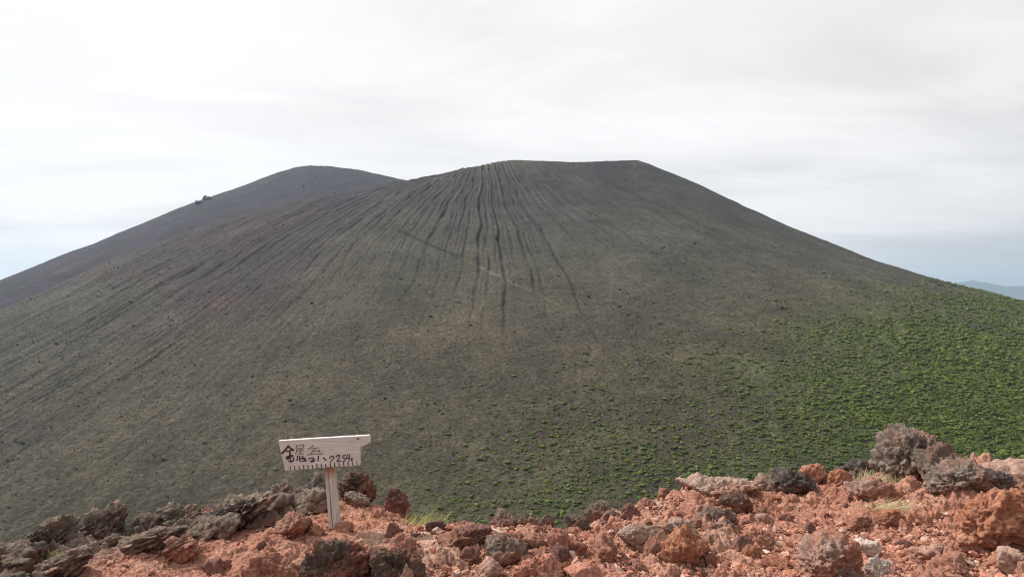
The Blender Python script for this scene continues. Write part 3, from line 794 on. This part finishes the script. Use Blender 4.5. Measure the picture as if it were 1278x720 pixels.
def shrub_mesh_data(seed, sub, nleaf):
    """a low compact cushion of foliage, lumpy and ragged, with leaf sprays standing off it: returns triangles"""
    r = np.random.default_rng(seed)
    v, f = ico(sub); v = v.copy()
    off = r.uniform(-40, 40, 3)
    d = 1+.42*fbm3(v*1.9+off, 3, seed)+.22*r.normal(size=len(v))*(1 if sub < 3 else .55)
    p = v*np.clip(d, .45, 1.6)[:, None]*np.array([.5, .42, .40]); p[:, 2] = np.maximum(p[:, 2], -.12)+.05
    T = np.clip(1+.28*r.normal(size=len(v)), .5, 1.6)
    V = [p]; F = [f]; TT = [T]; base = len(p)
    for i in range(nleaf):
        k = r.integers(0, len(v))
        if p[k, 2] < .02: continue
        c = p[k]; t = r.normal(size=3); t /= np.linalg.norm(t); n = v[k]; L = r.uniform(.05, .12)
        b = np.cross(n, t)
        V.append(np.array([c-b*L*.6, c+b*L*.6, c+n*L*1.5+t*L*.5])); F.append(np.array([[base, base+1, base+2]])); base += 3; TT.append(np.full(3, r.uniform(.7, 1.5)))
    return np.concatenate(V), np.concatenate(F), np.concatenate(TT)

def build_shrubs():
    n = 165000
    px = RNG.uniform(330, 1420, n); Y = 1/RNG.uniform(1/1150., 1/345., n); X = (px-CX)/FP*Y
    z = mountain_z(X, Y)[0]; py = CY-FP*z/Y
    big = fbm2(X*.009, Y*.009, 4, 401); med = fbm2(X*.035, Y*.035, 3, 411)
    u = px+55*big+30*med
    D = .17*sstep(400, 640, u)+.17*sstep(640, 900, u)+.42*sstep(800, 1130, u)+.85*sstep(1000, 1290, u)
    top = np.interp(px, [400, 650, 900, 1080, 1200, 1300], [500, 470, 420, 385, 360, 365])
    D = D*sstep(top-60, top+90, py+30*big)+.012*sstep(330, 520, py)
    D = np.clip(D, 0, 1.8)*np.clip(.50+.35*med+.2*big, .12, 1.)
    keep = (RNG.uniform(size=n) < D) & (py < 690)
    X, Y, z, px, py = X[keep], Y[keep], z[keep], px[keep], py[keep]
    right = sstep(900, 1250, px)
    size = np.exp(np.clip(RNG.normal(-.08, .5, len(X)), -1.2, .85))*(1.0+.5*right)
    g1 = np.array([.130, .166, .036]); g2 = np.array([.094, .130, .032]); g3 = np.array([.155, .168, .048])
    u = RNG.uniform(size=(len(X), 1))
    colr = np.where(u < .5, g1, np.where(u < .85, g2, g3))*RNG.uniform(.7, 1.2, (len(X), 1))
    inview = (px > 5) & (px < 1273)
    lip_y = np.interp(px, [p for p, _ in _lip_px], [q for _, q in _lip_px])
    cand = np.where(inview & (py < lip_y-14) & (px > 440), size/Y, 0)
    big300 = np.argsort(-cand)[:300]
    isb = np.zeros(len(X), bool); isb[big300] = True
    # the nearest three hundred, each an object of its own
    protos = []
    for i in range(10):
        V, F, T = shrub_mesh_data(500+i, 3, 160)
        base = (g1, g2, g3, g1, g2, g1, g2, g1, g3, g2)[i]
        me = mesh_np('shrub', V, F, False, base[None]*T[:, None]); me.materials.append(M['shrub']); protos.append(me)
    for j in big300:
        o = link('shrub', protos[int(RNG.integers(0, 10))], loc=(X[j], Y[j], z[j]+EYE-.05))
        s = size[j]*1.2; o.scale = (s*1.2, s, s*.9); o.rotation_euler = (0, 0, float(RNG.uniform(-.4, .4))+(math.pi if RNG.uniform() < .5 else 0))
        tag(o, 'low green shrub clump, one of many nearest on the scree slope beyond the ridge', 'shrub', 'low green shrubs on the lower scree slope')
    # the rest as ground cover
    idx = np.nonzero(~isb)[0]
    var = [shrub_mesh_data(600+i, 1, 10) for i in range(12)]
    which = RNG.integers(0, 12, len(idx)); VV = []; FF = []; CC = []; base = 0
    for i in range(12):
        ii = idx[which == i]; V, F, T = var[i]; n_ = len(ii)
        if not n_: continue
        a = RNG.uniform(0, 6.28, n_); ca, sa = np.cos(a)[:, None], np.sin(a)[:, None]; s = size[ii][:, None]*1.5
        q = np.empty((n_, len(V), 3))
        q[:, :, 0] = (V[None, :, 0]*ca-V[None, :, 1]*sa)*s*1.2+X[ii][:, None]
        q[:, :, 1] = (V[None, :, 0]*sa+V[None, :, 1]*ca)*s+Y[ii][:, None]
        q[:, :, 2] = V[None, :, 2]*s*.95+z[ii][:, None]+EYE-.05
        VV.append(q.reshape(-1, 3)); FF.append((F[None]+(np.arange(n_)*len(V))[:, None, None]+base).reshape(-1, 3)); base += n_*len(V)
        CC.append((colr[ii][:, None, :]*T[None, :, None]).reshape(-1, 3))
    me = mesh_np('shrubbery', np.concatenate(VV), np.concatenate(FF), False, np.concatenate(CC))
    tag(link('shrubbery', me, M['shrub']), kind='stuff')
    print('shrubs', len(X))
build_shrubs()

# crag on the left skyline and a few boulders high up
def far_rock(px, py, wpx, hpx, label, seed, mat='dark', kind='clinker', name='rock_outcrop', cat='rock outcrop', group=None, tilt=0):
    x, y, z = mtn_hit(px, py)
    W = wpx/FP*y; H = hpx/FP*y
    p, f = rock_shape(seed, kind, 4, (1, .8, .4), tilt, 1.3); lo, hi = p.min(0), p.max(0)
    p = (p-(lo+hi)/2)/(hi-lo)*np.array([W, W*.8, H*3.4]); p[:, 2] -= H*.8
    tag(link(name, mesh_np(name, p, f), M[mat], loc=(x, y, z)), label, cat, group)
M['farrock'] = simple_mat('far_lava', (.05, .044, .046), (.12, .108, .106), .3, .6, .5)
far_rock(262, 248.6, 19, 4.6, 'dark rock outcrop breaking the left skyline of the volcano', 31, 'farrock', 'block', tilt=-14)
far_rock(252, 253.2, 14, 3, 'small low rock step just below the skyline outcrop', 4, 'farrock', 'block', tilt=-14)
far_rock(793, 204, 5, 2.5, 'small cairn like rock at the right end of the crater rim', 6, 'farrock', cat='rock')
for i, (a, b, w) in enumerate([(378, 233, 3.4), (393, 221, 2.6), (379, 238, 3), (336, 231, 2.8), (410, 236, 2.2), (350, 240, 2.4), (430, 226, 2.2)]):
    far_rock(a, b, w, w*.8, 'dark boulder lying on the purple rear cone', 20+i, 'farrock', 'block', 'far_boulder', 'boulder', 'boulders on the rear cone')

# ------------------------------------------------------------------ dry grass, twig
def blades(name, n, hx, hz, base_w, mat, label, px, py, lean=(.0, .0), spreadx=.1, spready=.06, curl=.5, seed=1, flat=0., stalk=0):
    gx, gy, gz = ground_hit(px, py); r = np.random.default_rng(seed)
    V = []; F = []
    for i in range(n):
        bx, by = r.normal(0, spreadx*.5), r.normal(0, spready*.5)
        a = r.uniform(0, 6.28); h = hz*r.uniform(.45, 1.1); out = hx*r.uniform(.1, 1.)
        dx = math.cos(a)*out+lean[0]*h; dy = math.sin(a)*out*.7+lean[1]*h
        if i < stalk: bx, dx, dy, h = -.04, -.27-.03*i, -.03, .25+.03*i
        px_, py_ = -math.sin(a), math.cos(a); b0 = len(V); w = base_w*r.uniform(.6, 1.2)
        for k in range(5):
            t = k/4.; u = t**(1+curl)
            zz = h*(t-flat*.6*t*t); ww = w*(1-t*.85)
            c = (bx+dx*u, by+dy*u, zz-.02)
            V += [(c[0]-px_*ww, c[1]-py_*ww, c[2]), (c[0]+px_*ww, c[1]+py_*ww, c[2])]
        for k in range(4):
            q = b0+2*k; F.append((q, q+1, q+3, q+2))
    me = mesh_np(name, np.array(V), np.array(F), True)
    return tag(link(name, me, M[mat], loc=(gx, gy, gz)), label, 'grass tuft')
blades('grass_tuft', 460, .24, .17, .0024, 'straw', 'bushy tuft of pale dry grass at the foot of the largest grey boulder', 1099, 606, (-.25, -.1), .22, .07, .7, 3, .25, 2)
blades('grass_tuft', 600, .17, .13, .003, 'straw', 'flattened mat of straw coloured grass below the brown knobbly mound', 1112, 638, (.1, -.3), .20, .09, .6, 4, .5)
blades('grass_tuft', 240, .11, .13, .0024, 'straw_green', 'yellow green grass tuft on the lip right of the pointed wedge', 526, 652, (.3, -.05), .18, .06, .7, 5)
blades('grass_tuft', 120, .07, .08, .0024, 'straw_green', 'small yellowish grass tuft in the crag at far left', 74, 696, (.0, -.1), .10, .05, .6, 6)

def tube(pts, rads, seg=8):
    pts = np.array(pts, float); V = []; F = []
    for i, p in enumerate(pts):
        t = pts[min(i+1, len(pts)-1)]-pts[max(i-1, 0)]; t /= np.linalg.norm(t)
        a = np.cross(t, (0, 0, 1.)); a /= np.linalg.norm(a); b = np.cross(a, t)
        for k in range(seg):
            q = 2*math.pi*k/seg; V.append(p+(a*math.cos(q)+b*math.sin(q))*rads[i])
    for i in range(len(pts)-1):
        for k in range(seg): F.append((i*seg+k, i*seg+(k+1) % seg, (i+1)*seg+(k+1) % seg, (i+1)*seg+k))
    return np.array(V), np.array(F)
def build_twig():
    P = []
    g0 = ground_hit(618, 664)
    for px, py in ((590, 655.5), (602, 654.5), (614, 654.5), (624, 656.5), (632, 660), (639, 664.5), (645, 669)):
        Y = 4.16; P.append(((px-CX)/FP*Y-g0[0], Y-g0[1]-.003*(px-590), EYE-(py-CY)/FP*Y-g0[2]))
    V, F = tube(P, [.006, .008, .009, .009, .008, .007, .004])
    tag(link('twig', mesh_np('twig', V, F), M['twig'], loc=g0), 'bleached curved twig lying across the rubble at the lip', 'twig')
build_twig()

# ------------------------------------------------------------------ the saw shaped sign
def prism(poly, y0, y1):
    n = len(poly); V = [(x, y0, z) for x, z in poly]+[(x, y1, z) for x, z in poly]
    return V, [tuple(range(n)), tuple(range(2*n-1, n-1, -1))]+[(i, i+n, (i+1) % n+n, (i+1) % n) for i in range(n)]
def py_mesh(name, V, F, bevel=0.):
    import bmesh
    me = bpy.data.meshes.new(name); me.from_pydata(V, [], F); me.update()
    bm = bmesh.new(); bm.from_mesh(me)
    bmesh.ops.recalc_face_normals(bm, faces=bm.faces)
    if bevel: bmesh.ops.bevel(bm, geom=bm.edges[:], offset=bevel, segments=2, affect='EDGES', profile=.6)
    bm.to_mesh(me); bm.free(); return me

def build_sign():
    SY = 4.42
    gx, gy, gz = (411.5-CX)/FP*SY, SY, 0
    gz = float(ground_base(gx, gy)); s = SY/FP
    root = link('sign', None, loc=(gx, gy, gz)); root.empty_display_size = .2
    tag(root, 'weathered white saw shaped wooden sign with black brush writing on a leaning post', 'sign')
    def L(px, py): return ((px-411.5)*s+0, EYE-gz-(py-CY)*s)
    T = .036
    outline = [(347.2, 550), (355.8, 587.5), (380, 585.2), (404, 583.3), (430, 581.8), (448.8, 580.6), (449.2, 557.2), (452.5, 557), (461.5, 552.6), (462, 549), (460.6, 543.2), (441.5, 544.2), (440.5, 544.9), (439.5, 544.3), (400, 546.6)]
    V, F = prism([L(*q) for q in outline], 0, T)
    link('board', py_mesh('board', V, F, .003), M['board'], root)
    # post behind the board with a long drying crack in its front face
    top = EYE-gz-(560-CY)*s; w = .0305; c0, c1 = L(406.5, 560)[0], L(415, 660)[0]
    sec = [(-w, 0), (-w*.35, 0), (-w*.27, .02), (-w*.19, 0), (w, 0), (w, .058), (-w, .058)]
    V = []; n = len(sec)
    zs = [-.25, 0, .12, .25, .36, top]
    for z in zs:
        xc = lerp(c1, c0, (z-0)/top)
        for k, (a, b) in enumerate(sec):
            a2 = a*(1.05-.12*z/top)
            V.append((xc+a2+.0015*math.sin(z*23+k), T+.002+b*(1 if z > .1 or b != .02 else .25), z))
    F = [tuple(range(n))[::-1], tuple(range(len(V)-n, len(V)))]
    for i in range(len(zs)-1):
        for k in range(n): F.append((i*n+k, i*n+(k+1) % n, (i+1)*n+(k+1) % n, (i+1)*n+k))
    link('post', py_mesh('post', V, F), M['post'], root)
    def strokes(name, data, mat, thick=.0015, fat=1.1):
        V = []; F = []
        for pts, wd in data:
            q = [L(*p) for p in pts]
            for i in range(len(q)-1):
                a = Vector(q[i]); b = Vector(q[i+1]); d = (b-a); ln = d.length
                if ln < 1e-6: continue
                d /= ln; nn = Vector((-d.y, d.x)); e = d*wd[0]*s*.25
                wa = lerp(wd[0], wd[1], i/(len(q)-1))*s*fat/2; wb = lerp(wd[0], wd[1], (i+1)/(len(q)-1))*s*fat/2
                poly = [a-e+nn*wa, b+e+nn*wb, b+e-nn*wb, a-e-nn*wa]
                v, f = prism([(p.x, p.y) for p in poly], -thick-.0002*(len(V) % 7), .001); o = len(V)
                V += v; F += [tuple(o+i for i in g) for g in f]
        link(name, py_mesh(name, V, F), M[mat], root)
    # gold radical and the second row, painted over in black
    strokes('lettering', [
        ([(352.0, 565.5), (356.5, 560.8), (359.8, 556.3)], (2.4, 1.9)), ([(359.6, 556.2), (363.0, 559.4), (366.8, 561.4)], (2.0, 1.5)),
        ([(357.6, 563.0), (361.0, 561.9), (365, 561.7)], (1.4, 1.2)), ([(361.6, 562), (361.9, 568.0), (362.4, 574)], (1.8, 1.4)),
        ([(357.6, 570.6), (361.5, 568.8), (365.2, 567.8)], (2.6, 1.6)), ([(357.8, 572.4), (360.5, 571.6)], (2.2, 1.6)), ([(365.4, 568.4), (364.2, 570.6)], (1.6, 1.)),
        ([(360.0, 574.6), (363.2, 576.2), (366.6, 573.0)], (1.4, 1.6)), ([(366.8, 571.0), (365.8, 575.0)], (1.3, .9)),
        ([(371.6, 568.6), (370.6, 574.4)], (1.5, 1.2)), ([(374.2, 569.0), (373.8, 574.4)], (1.4, 1.2)), ([(373.8, 572.6), (377.8, 571.4)], (1.4, 1.2)),
        ([(377.4, 569.2), (378.4, 572.0), (380.6, 574.2)], (1.9, 1.4)), ([(380.0, 571.0), (381.6, 575.4)], (1.8, 1.1)), ([(374.4, 575.6), (379.6, 575.0)], (.9, .8)),
        ([(384.4, 572.2), (388.4, 571.0), (392, 571.0)], (1., 1.2)), ([(388.0, 575.6), (390.4, 574.0), (392.2, 572.2)], (2.2, 1.4)), ([(388.4, 575.6), (392.6, 575.0)], (1.8, 1.2)),
        ([(397.4, 568.8), (396.8, 575.0)], (1.3, 1.)), ([(403.4, 570.6), (406.8, 573.8)], (1.4, 1.3)),
        # 2254 m
        ([(411.0, 571.6), (412.6, 569.4), (416.0, 568.8), (416.8, 570.6), (414.2, 573.6), (412.4, 576.2)], (1., .9)),
        ([(419.6, 569.6), (421.6, 567.4), (423.8, 568.0), (423.8, 570.4), (421.6, 573.4), (420.6, 575.6), (425.2, 574.8)], (1.2, 1.1)),
        ([(431.2, 567.8), (428.2, 568.2), (427.8, 571.2), (430.6, 571.4), (431.2, 573.6), (429.6, 575.4), (427.8, 575.0)], (.95, .95)),
        ([(433.4, 566.8), (432.6, 571.8), (436.6, 571.2)], (.95, .9)), ([(436.0, 566.4), (435.6, 575.6)], (1.1, 1.)),
        ([(438.6, 575.0), (438.6, 571.8), (439.6, 571.4), (439.8, 575.0)], (.8, .7)),
    ], 'ink')
    strokes('faded_lettering', [
        ([(369.4, 556.4), (379.0, 554.8), (378.6, 558.6)], (1.1, 1.2)), ([(369.8, 556.6), (370.2, 562), (369.0, 566.6)], (1.2, 1.)), ([(370.4, 559.8), (377.8, 558.8)], (1., 1.)),
        ([(374.8, 558.8), (374.6, 566.0)], (1.3, 1.2)), ([(371.4, 562.4), (379.0, 561.2)], (1., 1.)), ([(372.4, 566.2), (378.6, 565.6)], (1.2, 1.1)),
        ([(391.4, 555.4), (387.8, 558.4), (384.6, 560.2)], (1.2, 1.)), ([(388.8, 559.8), (397.4, 558.4)], (.9, .9)), ([(392.6, 559.4), (390.6, 562.6), (388.0, 565.2)], (.9, .9)),
        ([(391.0, 563.0), (397.6, 561.8), (398.6, 564.0)], (.9, 1.2)), ([(383.8, 567.2), (392, 566.0), (400.6, 566.4), (404, 565.4)], (1.1, .8)), ([(398.4, 561.2), (399.6, 564.6)], (1.1, 1.)),
    ], 'faded')
    strokes('nail', [([(446.0, 547.5), (447.8, 547.1)], (1.9, 1.5))], 'slot')
    teeth = []
    for i in range(16):
        x = 362.5+i*5.55; yb = 587.2-(x-355.8)*(6.9/93.)-.4
        if x > 447: break
        teeth.append(([(x-.5, yb-5.2+(i % 3)*.6), (x, yb-.2)], (.8+.35*((i*7) % 3)/2, 1.25 if 5 < i < 11 else .95)))
    strokes('tooth_marks', teeth, 'slot')
build_sign()

# ------------------------------------------------------------------ light
SUN_AZ, SUN_EL = -58., 47.       # clockwise from the view direction, degrees
sd = Vector((math.sin(math.radians(SUN_AZ))*math.cos(math.radians(SUN_EL)), math.cos(math.radians(SUN_AZ))*math.cos(math.radians(SUN_EL)), math.sin(math.radians(SUN_EL))))
ld = bpy.data.lights.new('sun', 'SUN'); ld.energy = 5.0; ld.angle = math.radians(.55); ld.color = (1., .955, .89)
lo = bpy.data.objects.new('sun', ld); COL.objects.link(lo); lo.rotation_euler = (-sd).to_track_quat('-Z', 'Y').to_euler(); lo.location = (0, 0, 50)

w = bpy.data.worlds.new('World'); SC.world = w; w.use_nodes = True
nt = w.node_tree; nt.nodes.clear()
def wn(t, **k):
    q = nt.nodes.new(t)
    for a, b in k.items(): setattr(q, a, b)
    return q
def wl(a, b): nt.links.new(a, b)
def wm(op, a, b=None, clamp=False):
    q = wn('ShaderNodeMath', operation=op, use_clamp=clamp)
    for sck, v in zip(q.inputs, (a, b)):
        if v is None: continue
        if isinstance(v, (int, float)): sck.default_value = v
        else: wl(v, sck)
    return q.outputs[0]
out = wn('ShaderNodeOutputWorld'); bg = wn('ShaderNodeBackground'); wl(bg.outputs[0], out.inputs[0]); bg.inputs[1].default_value = .1
sky = wn('ShaderNodeTexSky', sky_type='NISHITA'); sky.sun_disc = False; sky.sun_elevation = math.radians(SUN_EL); sky.sun_rotation = math.radians(SUN_AZ); sky.altitude = 2250
tc = wn('ShaderNodeTexCoord'); sp = wn('ShaderNodeSeparateXYZ'); wl(tc.outputs['Generated'], sp.inputs[0])
den = wm('ADD', wm('MAXIMUM', sp.outputs[2], 0.0), .16)
cv = wn('ShaderNodeCombineXYZ'); wl(wm('DIVIDE', sp.outputs[0], den), cv.inputs[0]); wl(wm('DIVIDE', sp.outputs[1], den), cv.inputs[1])
def wnoise(scale, det, rough, dist, mapping=None):
    q = wn('ShaderNodeTexNoise'); q.inputs['Scale'].default_value = scale; q.inputs['Detail'].default_value = det; q.inputs['Roughness'].default_value = rough; q.inputs['Distortion'].default_value = dist
    if mapping:
        mp = wn('ShaderNodeMapping'); mp.inputs['Rotation'].default_value = (0, 0, mapping[0]); mp.inputs['Scale'].default_value = mapping[1]; mp.inputs['Location'].default_value = mapping[2]; wl(cv.outputs[0], mp.inputs[0]); wl(mp.outputs[0], q.inputs['Vector'])
    else: wl(cv.outputs[0], q.inputs['Vector'])
    return q.outputs[0]
n1 = wnoise(.7, 5, .5, .9, (.35, (.8, 1.1, 1), (2.3, .4, 0))); n2 = wnoise(1.3, 6, .55, .8, (-.25, (.7, 1.6, 1), (0, 3.1, 0)))
def wmr(v, a, b, c, d, smooth=True):
    q = wn('ShaderNodeMapRange', interpolation_type='SMOOTHSTEP' if smooth else 'LINEAR'); wl(v, q.inputs[0])
    for i, x in enumerate((a, b, c, d)): q.inputs[1+i].default_value = x
    return q.outputs[0]
# veil of high cloud: thick nearly everywhere, thinning near the horizon to the right
dsun = wn('ShaderNodeVectorMath', operation='DOT_PRODUCT'); wl(tc.outputs['Generated'], dsun.inputs[0]); dsun.inputs[1].default_value = sd
bright = wm('ADD', wmr(dsun.outputs['Value'], -.45, .12, 1.0, 9.1), wmr(dsun.outputs['Value'], .1, .95, 0., 2.2, False))
tex = wm('ADD', wmr(n1, .3, .7, -1.1, .55), wmr(n2, .32, .68, -.5, .3))
bright = wm('ADD', bright, tex)
hor = wmr(sp.outputs[2], -.03, .11, 0., 1.); rightness = wmr(sp.outputs[0], .25, .62, 0., 1.)
gap = wm('MULTIPLY', wm('SUBTRACT', 1., hor), rightness)
fac = wm('SUBTRACT', wmr(n1, .15, .45, .94, 1.0), wm('MULTIPLY', gap, .40), True)
cc = wn('ShaderNodeCombineColor'); wl(wm('MULTIPLY', bright, 1.0), cc.inputs[0]); wl(wm('MULTIPLY', bright, .993), cc.inputs[1]); wl(wm('MULTIPLY', bright, .993), cc.inputs[2])
mx = wn('ShaderNodeMix', data_type='RGBA'); wl(fac, mx.inputs[0]); wl(sky.outputs[0], mx.inputs[6]); wl(cc.outputs[0], mx.inputs[7]); wl(mx.outputs[2], bg.inputs[0])

# ------------------------------------------------------------------ camera, render settings
cam = bpy.data.cameras.new('camera'); cam.lens = 24; cam.sensor_width = 36; cam.clip_start = .05; cam.clip_end = 300000
co = bpy.data.objects.new('camera', cam); COL.objects.link(co); co.location = (0, 0, EYE); co.rotation_euler = (math.radians(90), 0, 0); SC.camera = co
SC.view_settings.view_transform = 'Standard'; SC.view_settings.look = 'None'; SC.view_settings.exposure = 0; SC.view_settings.gamma = 1; SC.view_settings.use_curve_mapping = False
SC.render.engine = 'CYCLES'
SC.cycles.use_denoising = True; SC.cycles.denoiser = 'OPENIMAGEDENOISE'; SC.cycles.denoising_input_passes = 'RGB_ALBEDO_NORMAL'; SC.cycles.denoising_prefilter = 'ACCURATE'; SC.cycles.filter_width = 1.1
SC.cycles.max_bounces = 4; SC.cycles.diffuse_bounces = 3; SC.cycles.volume_bounces = 0
